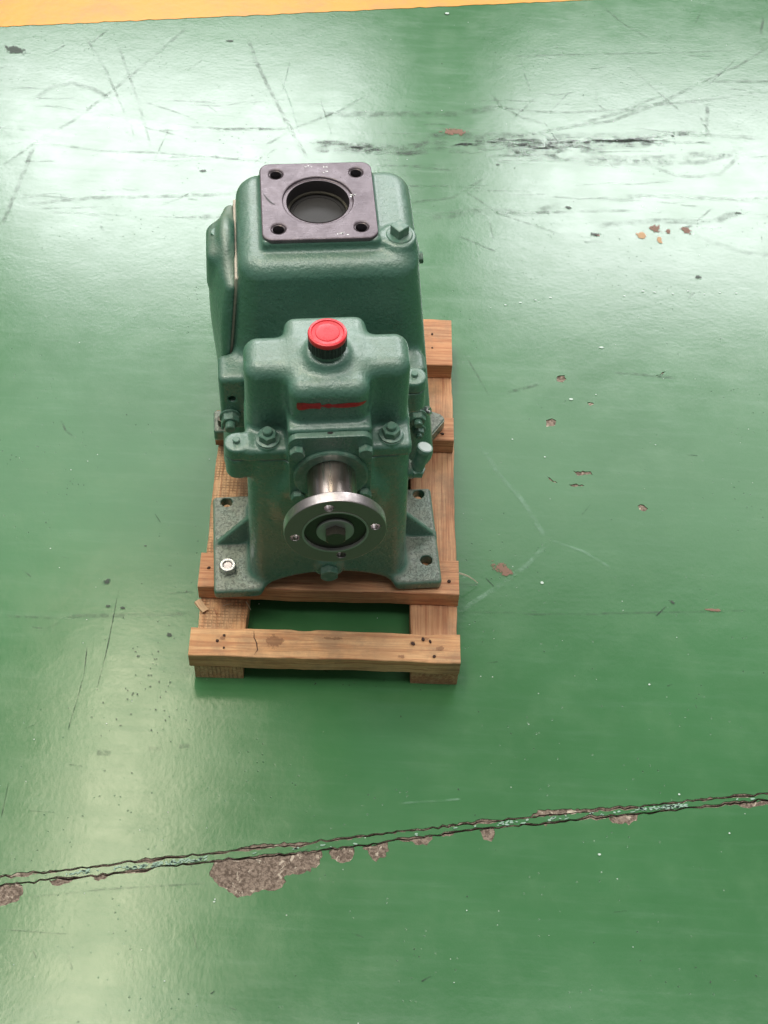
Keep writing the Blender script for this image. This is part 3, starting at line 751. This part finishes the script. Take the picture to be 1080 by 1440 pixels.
# bearing flange, square with rounded corners
def b_flange(Pp):
    x, y, z = Pp
    d = np.maximum(rbox((x, z, y*0), (0, SZ+.009, 0), (.0475, .0590, 1), .012), np.abs(y+.0925)-.0042)
    d = np.maximum(d, -(np.sqrt(x*x+(z-SZ-.003)**2)-.030))
    return d
surf('bearing_flange', b_flange, (-.05, -.099, .21), (.05, -.086, .334), .0012, M_CAST, pump)
rg = from_bm('bearing_cover', lathe([(.0262, -.004), (.0276, .0022), (.036, .0030), (.0375, .0038), (.041, .0045), (.0432, .0035), (.0432, -.002)], 64), pump, M_FAST, smooth=True)
place(rg, (.0005, -.0965, SZ+.001), (0, -1, 0))
bh = None
for x_, z_ in ((-.0375, .306), (.0395, .304), (-.0375, .2255), (.0395, .2245)):
    bolt(pump, (x_, -.0968, z_), (0, -1, 0), .0088, .0085, 0, 0, name='bolt', spin=rng.uniform(0, 1))
slot = from_bm('stamped_mark', lathe([(0, .0002), (.0028, .0002), (.0030, -.001)], 14), pump, M_BORE); slot.location = (.0, -.0905, SZ+.0682); slot.scale = (1.2, .6, 1)

# shaft sleeve and drive flange
def mat_sleeve():
    k = NT('brushed_shaft_steel', .28, 1.0); c = k.coord(scale=(1, 1, .06))
    a = k.noise(c, 110, 4, .6); b = k.noise(k.coord(), 30, 4, .6)
    col = k.mix(k.ramp(a, .35, .65), (0.66, 0.56, 0.53), (0.40, 0.31, 0.28))
    col = k.mix(k.ramp(b, .55, .75, 0, .5), col, (0.30, 0.20, 0.15))
    return k.out(color=col, rough=k.ramp(a, .3, .7, .24, .36), normal=k.bump(a, .0001, .5))
sl = from_bm('shaft_sleeve', lathe([(.0280, -.080), (.0280, .0), (.018, .0)], 64), pump, mat_sleeve(), smooth=True); place(sl, (.001, -.165, SZ), (0, -1, 0))
def d_flange(Pp):
    x, y, z = Pp; x = x-.001; z = z-SZ; r_ = np.sqrt(x*x+z*z)
    d = np.maximum(r_-.0575, np.abs(y+.1715)-.0068); d = smax(r_-.0575, np.abs(y+.1715)-.0068, .0012)
    d = np.maximum(d, -np.maximum(r_-.0350, -(y+.1735)))
    th = R(9)
    for k in range(4):
        a = th + k*math.pi/2; cx, cz = .0455*math.cos(a), .0455*math.sin(a)*1.0
        d = np.maximum(d, -(np.sqrt((x-cx)**2+(z-cz)**2)-.0056))
    return d
# recess opens towards the viewer (-y)
def d_flange2(Pp):
    x, y, z = Pp; x = x-.001; z = z-SZ; r_ = np.sqrt(x*x+z*z)
    d = smax(r_-.0575, np.abs(y+.1715)-.0068, .0012)
    d = np.maximum(d, -np.maximum(r_-.0355, y+.1745))
    for k in range(4):
        a = R(9) + k*math.pi/2; d = np.maximum(d, -(np.sqrt((x-.0455*math.cos(a))**2+(z-.0455*math.sin(a))**2)-.0056))
    return d
df = surf('drive_flange', d_flange2, (-.059, -.181, SZ-.060), (.061, -.162, SZ+.060), .001, M_STEELD, pump)
rc = from_bm('recess_plate', lathe([(.0, 0), (.0352, 0)], 48), df, M_RECESS); place(rc, (.001, -.1747, SZ), (0, -1, 0))
face_dark = mat_flat('dark_turned_face', (0.20, 0.17, 0.15), .40, .5, (120, .0003))
df.data.materials.append(face_dark)
for f in df.data.polygons:
    if f.normal.y < -.8: f.material_index = 1  # front-facing polygons take a darker tone than the rim
lip = from_bm('machined_lip', lathe([(.0352, 0), (.0352, .0040), (.0375, .0042), (.0375, .003)], 64), df, M_WASH, smooth=True); place(lip, (.001, -.1747, SZ), (0, -1, 0))
ws = from_bm('shaft_washer', lathe([(.010, 0), (.010, .0028), (.0205, .0028), (.0212, .002), (.0212, 0)], 40), pump, M_WASH, smooth=True); place(ws, (.001, -.1750, SZ), (0, -1, 0))
sb = from_bm('shaft_bolt', hexhead(.0125, .010), pump, M_BOLTD, smooth=True); place(sb, (.001, -.1780, SZ), (0, -1, 0), .5)

# fasteners on the gearbox
for x_ in (-.070, .072): bolt(pump, (x_, -.0625, .2885), (0, 0, 1), .0108, .0095, .0138, .0058, .006, spin=rng.uniform(0, 1))
for x_, y_ in ((-.106, -.062), (.108, .030)):
    pn = from_bm('dowel_pin', lathe([(.0042, -.001), (.0042, .0038), (.0035, .0045), (0, .0045)], 18), pump, M_FAST, smooth=True); pn.location = (x_, y_, .2845)
bolt(pump, (0, -.0815, .046), (0, -1, 0), .0125, .011, 0, 0, name='drain_plug', spin=.52)
# foot stud with bright nut
fn = from_bm('foot_nut', hexhead(.0114, .0100, hole=.0062), pump, M_ZINC, smooth=True); place(fn, (-.1295, -.0545, .0187), (0, 0, 1), .3)
from_bm('stud', lathe([(.0062, -.004), (.0062, .0070), (.0052, .0082), (0, .0082)], 20), fn, M_STEELD, smooth=True)

# oil filler cap
fc = from_bm('filler_neck', lathe([(.0185, -.004), (.0185, .0065), (.0165, .0065), (.0165, .004)], 40), pump, M_FAST, smooth=True); fc.location = (0, -.029, .395)
skirt = []
bm = lathe([(.0165, 0), (.0205, 0), (.0212, .0012), (.0212, .0165)], 96)
for v in bm.verts:
    r_ = math.hypot(v.co.x, v.co.y)
    if r_ > .0200:
        a_ = math.atan2(v.co.y, v.co.x); s_ = 1 + .018*(1 if math.sin(a_*36) > 0 else -1); v.co.x *= s_; v.co.y *= s_
cb = from_bm('filler_cap', bm, pump, M_BLACK, smooth=True); cb.location = (0, -.029, .4025)
rd = from_bm('red_cap_top', lathe([(.0214, .0158), (.0217, .0200), (.0210, .0216), (.0196, .0222), (.0180, .0221), (.0172, .0212), (.0140, .0209), (.0134, .0209), (.0128, .0215), (.0118, .0216), (.006, .0216), (0, .0216)], 64), cb, M_RED, smooth=True)

# red paint mark brushed on the front of the cover
bm = bmesh.new(); rows = []
n1, n2 = 60, 8
for i in range(n1+1):
    s = i/n1; x_ = -.0365 + s*.078
    hw = .0042*(1-.75*s)*(1+.15*math.sin(s*23)) if s < .35 else (.0018*(1+.5*math.sin(s*31)) if s < .5 else .0028*(1-((s-.72)/.30)**2*.8))
    hw = 1.35*max(hw, .0002)*(min(1, s*60+.6))*(1 if s < .97 else (1-s)/.03+.05); zc = .3585+.0006*math.sin(s*8)
    rows.append([(x_, zc+hw*(2*j/n2-1)) for j in range(n2+1)])
pts = np.array(rows).reshape(-1, 2); yy = np.full(len(pts), -.0900)
for _ in range(40):
    dd = g_cover((pts[:,0], yy, pts[:,1])); yy = yy + dd
yy = yy - .00035
vs = [bm.verts.new((p[0], y_, p[1])) for p, y_ in zip(pts, yy)]
for i in range(n1):
    for j in range(n2):
        a = i*(n2+1)+j; bm.faces.new((vs[a], vs[a+n2+1], vs[a+n2+2], vs[a+1]))
from_bm('red_paint_mark', bm, pump, M_MARK, smooth=True)

# side plug on the right of the gearbox
pb = Vector((.109, -.044, .203)); pt = Vector((.1165, -.040, .232))
stub = from_bm('side_boss', lathe([(.012, 0), (.012, .010), (.010, .012), (0, .012)], 28), pump, M_CAST, smooth=True); place(stub, (.092, -.044, .196), (1, .05, .25))
pn = from_bm('breather_nut', hexhead(.0115, .008), pump, M_FAST, smooth=True); place(pn, tuple(pb - (pt-pb).normalized()*.010), tuple(pt-pb), .2)
pc = from_bm('breather', lathe([(.0085, -.004), (.0085, .026), (.0098, .027), (.0098, .031), (.0092, .0322), (0, .0325)], 32), pump, M_FAST, smooth=True); place(pc, tuple(pb), tuple(pt-pb))
pcap = from_bm('breather_top', lathe([(0, .0329), (.0078, .0327), (.0080, .0320)], 28), pc, mat_flat('pale_worn_metal', (0.42, 0.48, 0.44), .4), smooth=True)

# ---- pump casing
XC = .011; ZT = .385
def cas(Pp):
    x, y, z = Pp
    hx = .106+.107*(ZT-z); y0 = .114-.10*(ZT-z); y1 = .292+.05*(ZT-z); rv = .030; re = .019
    qx = np.abs(x-XC)-(hx-rv); qy = np.abs(y-(y0+y1)/2)-((y1-y0)/2-rv)
    d2 = np.sqrt(np.maximum(qx, 0)**2+np.maximum(qy, 0)**2)+np.minimum(np.maximum(qx, qy), 0)-rv+re; dz = np.abs(z-(.03+ZT)/2)-((ZT-.03)/2-re)
    d = np.sqrt(np.maximum(d2, 0)**2+np.maximum(dz, 0)**2)+np.minimum(np.maximum(d2, dz), 0)-re
    # crown between top and walls already rounded; machined pad under the flange
    d = smin(d, rbox(Pp, (.002, .212, .379), (.0690, .0690, .0195), .005), .007)
    # boss for the priming plug
    d = smin(d, cyl(Pp, (.096, .157, .380), 2, .0205, .0125, .003), .014)
    # ears bolted to the gearbox
    d = smin(d, rbox(Pp, (-.110, .090, .200), (.018, .022, .048), .008), .016)
    d = smin(d, rbox(Pp, (.116, .086, .190), (.013, .016, .060), .008), .016)
    # nozzle neck towards the gearbox
    d = smin(d, cyl(Pp, (0, .085, .20), 1, .085, .045, .006), .02)
    # feet
    d = smin(d, rbox(Pp, (0, .197, .011), (.146, .020, .011), .004), .012)
    d = smin(d, rbox(Pp, (0, .20, .03), (.06, .03, .03), .01), .02)
    d = np.maximum(d, -(np.maximum(np.sqrt((x-.002)**2+(y-.212)**2)-.0385, .352-z)))
    for sx in (-.047, .051):
        for sy in (.163, .261): d = np.maximum(d, -np.maximum(np.sqrt((x-sx)**2+(y-sy)**2)-.0086, .372-z))
    hl = np.sqrt((x+.1125)**2+(z-.211)**2)-.0048; d = np.maximum(d, -np.maximum(hl, y-.085))
    return np.maximum(d, -z)
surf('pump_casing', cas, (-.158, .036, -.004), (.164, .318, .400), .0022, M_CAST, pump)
# triangular foot web seen on the right
bm = bmesh.new(); tri = [(.148, .145), (.180, .186), (.176, .196), (.140, .214), (.118, .205), (.118, .150)]
lo_ = [bm.verts.new((x_, y_, .000)) for x_, y_ in tri]; hi_ = [bm.verts.new((x_, y_, .019)) for x_, y_ in tri]
bm.faces.new(lo_); bm.faces.new(hi_)
for i in range(6): bm.faces.new((lo_[i], lo_[(i+1) % 6], hi_[(i+1) % 6], hi_[i]))
bmesh.ops.bevel(bm, geom=bm.edges[:], offset=.0022, segments=3, affect='EDGES')
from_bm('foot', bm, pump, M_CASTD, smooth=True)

# suction flange plate
def plate(Pp):
    x, y, z = Pp; X = x-.002; Y = y-.212
    d = smax(rbox((X, Y, z*0), (0, 0, 0), (.0685, .0685, 1), .013), np.abs(z-.3990)-.0030, .0012)
    r_ = np.sqrt(X*X+Y*Y); d = np.maximum(d, -(r_-.0375)); d = np.maximum(d, -np.maximum(r_-.0425, .3992-z))
    for sx in (-.049, .049):
        for sy in (-.049, .049):
            q = np.sqrt((X-sx)**2+(Y-sy)**2); d = np.maximum(d, -(q-.0082)); d = np.maximum(d, -(q-.0082-(z-.4005)))
    return d
pltf = surf('suction_flange', plate, (-.072, .138, .388), (.076, .286, .4035), .0011, M_PLATE, pump)
th_me = None
for sx in (-.049, .049):
    for sy in (-.049, .049):
        prof = [(0, -.020)]; zz = -.020
        while zz < -.0012: prof += [(.0078, zz), (.0070, zz+.0010)]; zz += .0020
        prof.append((.0081, -.0006))
        if th_me is None:
            o = from_bm('threaded_hole', lathe(prof, 30), pltf, mat_flat('dark_thread', (0.075, 0.062, 0.065), .3, .8)); th_me = o.data
            for f in th_me.polygons: f.flip() if False else None
        else: o = link('threaded_hole', th_me, pltf)
        o.location = (.002+sx, .212+sy, .4013)
bo = from_bm('bore_wall', lathe([(.0372, -.044), (.0372, -.0025), (.0378, -.0015)], 72), pltf, M_BORE, smooth=True); bo.location = (.002, .212, .4015)
sr = from_bm('bore_seat', lathe([(.0372, -.0175), (.0345, -.0177), (.0340, -.0195)], 72), pltf, M_BOLTD, smooth=True); sr.location = (.002, .212, .4015)
fl = from_bm('valve_flap', lathe([(.0372, -.0215), (.030, -.0208), (.0296, -.0215), (.012, -.0211), (0, -.0209)], 64), pltf, M_FLAP, smooth=True); fl.location = (.002, .212, .4015)

# primer knocked off in spots; flecks along the rear edge are painted glints
bm = bmesh.new()
def fleck(cx, cy, a, b, n=9):
    vs_ = [bm.verts.new((cx+a*rng.uniform(.35, 1.1)*math.cos(q), cy+b*rng.uniform(.35, 1.1)*math.sin(q), .40225)) for q in [2*math.pi*i/n for i in range(n)]]
    bm.faces.new(vs_)
for cx, cy, sp, n_ in ((.028, .151, .005, 9), (.0455, .219, .003, 7), (-.008, .2735, .004, 4), (.013, .2725, .006, 5), (.011, .262, .005, 4)):
    for _ in range(n_): fleck(cx+rng.normal(0, sp*.6), cy+rng.normal(0, sp*.35), rng.uniform(.0006, .0026), rng.uniform(.0005, .0016))
from_bm('bare_and_glint_flecks', bm, pltf, mat_flat('bare_and_glint_metal', (0.75, 0.74, 0.72), .35), kind='stuff')
bm = bmesh.new(); prev = None
for i in range(10):
    q = i/9; cx, cy = -.063+.014*q, .226-.020*q-.004*math.sin(q*3); wd = .0007*math.sin(math.pi*q)+.0001
    cur = (bm.verts.new((cx-wd, cy-wd, .4023)), bm.verts.new((cx+wd, cy+wd, .4023)))
    if prev: bm.faces.new((prev[0], prev[1], cur[1], cur[0]))
    prev = cur
from_bm('scratch', bm, pltf, M_BORE)

# priming plug with worn square head
wv = from_bm('plug_washer', lathe([(0, 0), (.0160, 0), (.0160, .0016), (.0148, .0026), (0, .0026)], 36), pump, M_FAST, smooth=True); wv.location = (.096, .157, .3922)
def plug(Pp):
    x, y, z = Pp; a = R(38); X = (x-.096)*math.cos(a)+(y-.157)*math.sin(a); Y = -(x-.096)*math.sin(a)+(y-.157)*math.cos(a)
    d = rbox((X, Y, z), (0, 0, .399), (.0082, .0082, .0085), .0012)
    vv = (np.abs(X+Y)*.8+(z-.4070)*-.65); return np.maximum(d, -(-vv-.0022+.0035)) if False else np.maximum(d, -( .0025+ -np.abs(X*.2+Y) + (z-.4095)*.9)*-1 if False else d)
surf('priming_plug', plug, (.078, .139, .388), (.114, .175, .412), .0009, M_FAST, pump)

# side cover on the left, with its gasket
def wallx(z): return XC-.106-.107*(ZT-z)
def gask(Pp):
    x, y, z = Pp
    d = tbox(Pp, lambda z: wallx(z)-.0024, lambda z: wallx(z)+.010, lambda z: .137-.10*(ZT-z), lambda z: .274+.05*(ZT-z), .100, .352, .0010)
    return d
surf('gasket', gask, (-.155, .085, .090), (-.085, .312, .378), .0012, M_GASK, pump)
def scov(Pp):
    x, y, z = Pp
    d = tbox(Pp, lambda z: wallx(z)-.0066, lambda z: wallx(z)-.0022, lambda z: .1385-.10*(ZT-z), lambda z: .273+.05*(ZT-z), .102, .338, .0021)
    d = smin(d, ell(Pp, (-.111, .205, .250), (.026, .080, .120)), .02)
    d = smin(d, rbox(Pp, (-.111, .205, .322), (.0235, .030, .028), .009), .012)
    return np.maximum(d, (x-(wallx(z)-.0023))*.98)
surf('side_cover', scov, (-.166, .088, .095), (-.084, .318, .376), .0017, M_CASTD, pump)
bolt(pump, (-.121, .212, .3495), (0, 0, 1), .0085, .007, 0, 0, spin=.3)
bolt(pump, (-.1165, .066, .1790), (0, -1, 0), .0115, .011, .0135, .0065, .010, spin=.2)
bolt(pump, (.1215, .069, .163), (0, -1, 0), .0105, .009, .0125, .0055, .007, spin=.1)
bolt(pump, (.1245, .069, .136), (0, -1, 0), .0075, .008, .0095, .004, .005, spin=.6)
bolt(pump, (.133, .080, .163), (.6, -.8, .2), .0065, .006, 0, .003, .004, mat=M_ZINC, spin=.6)
bolt(pump, (.123, .168, .345), (1, 0, .1), .0075, .005, 0, 0, spin=.6)
ps = from_bm('foot_stud', lathe([(.006, 0), (.006, .016), (0, .017)], 16), pump, M_BOLTD, smooth=True); ps.location = (-.134, .190, .018)
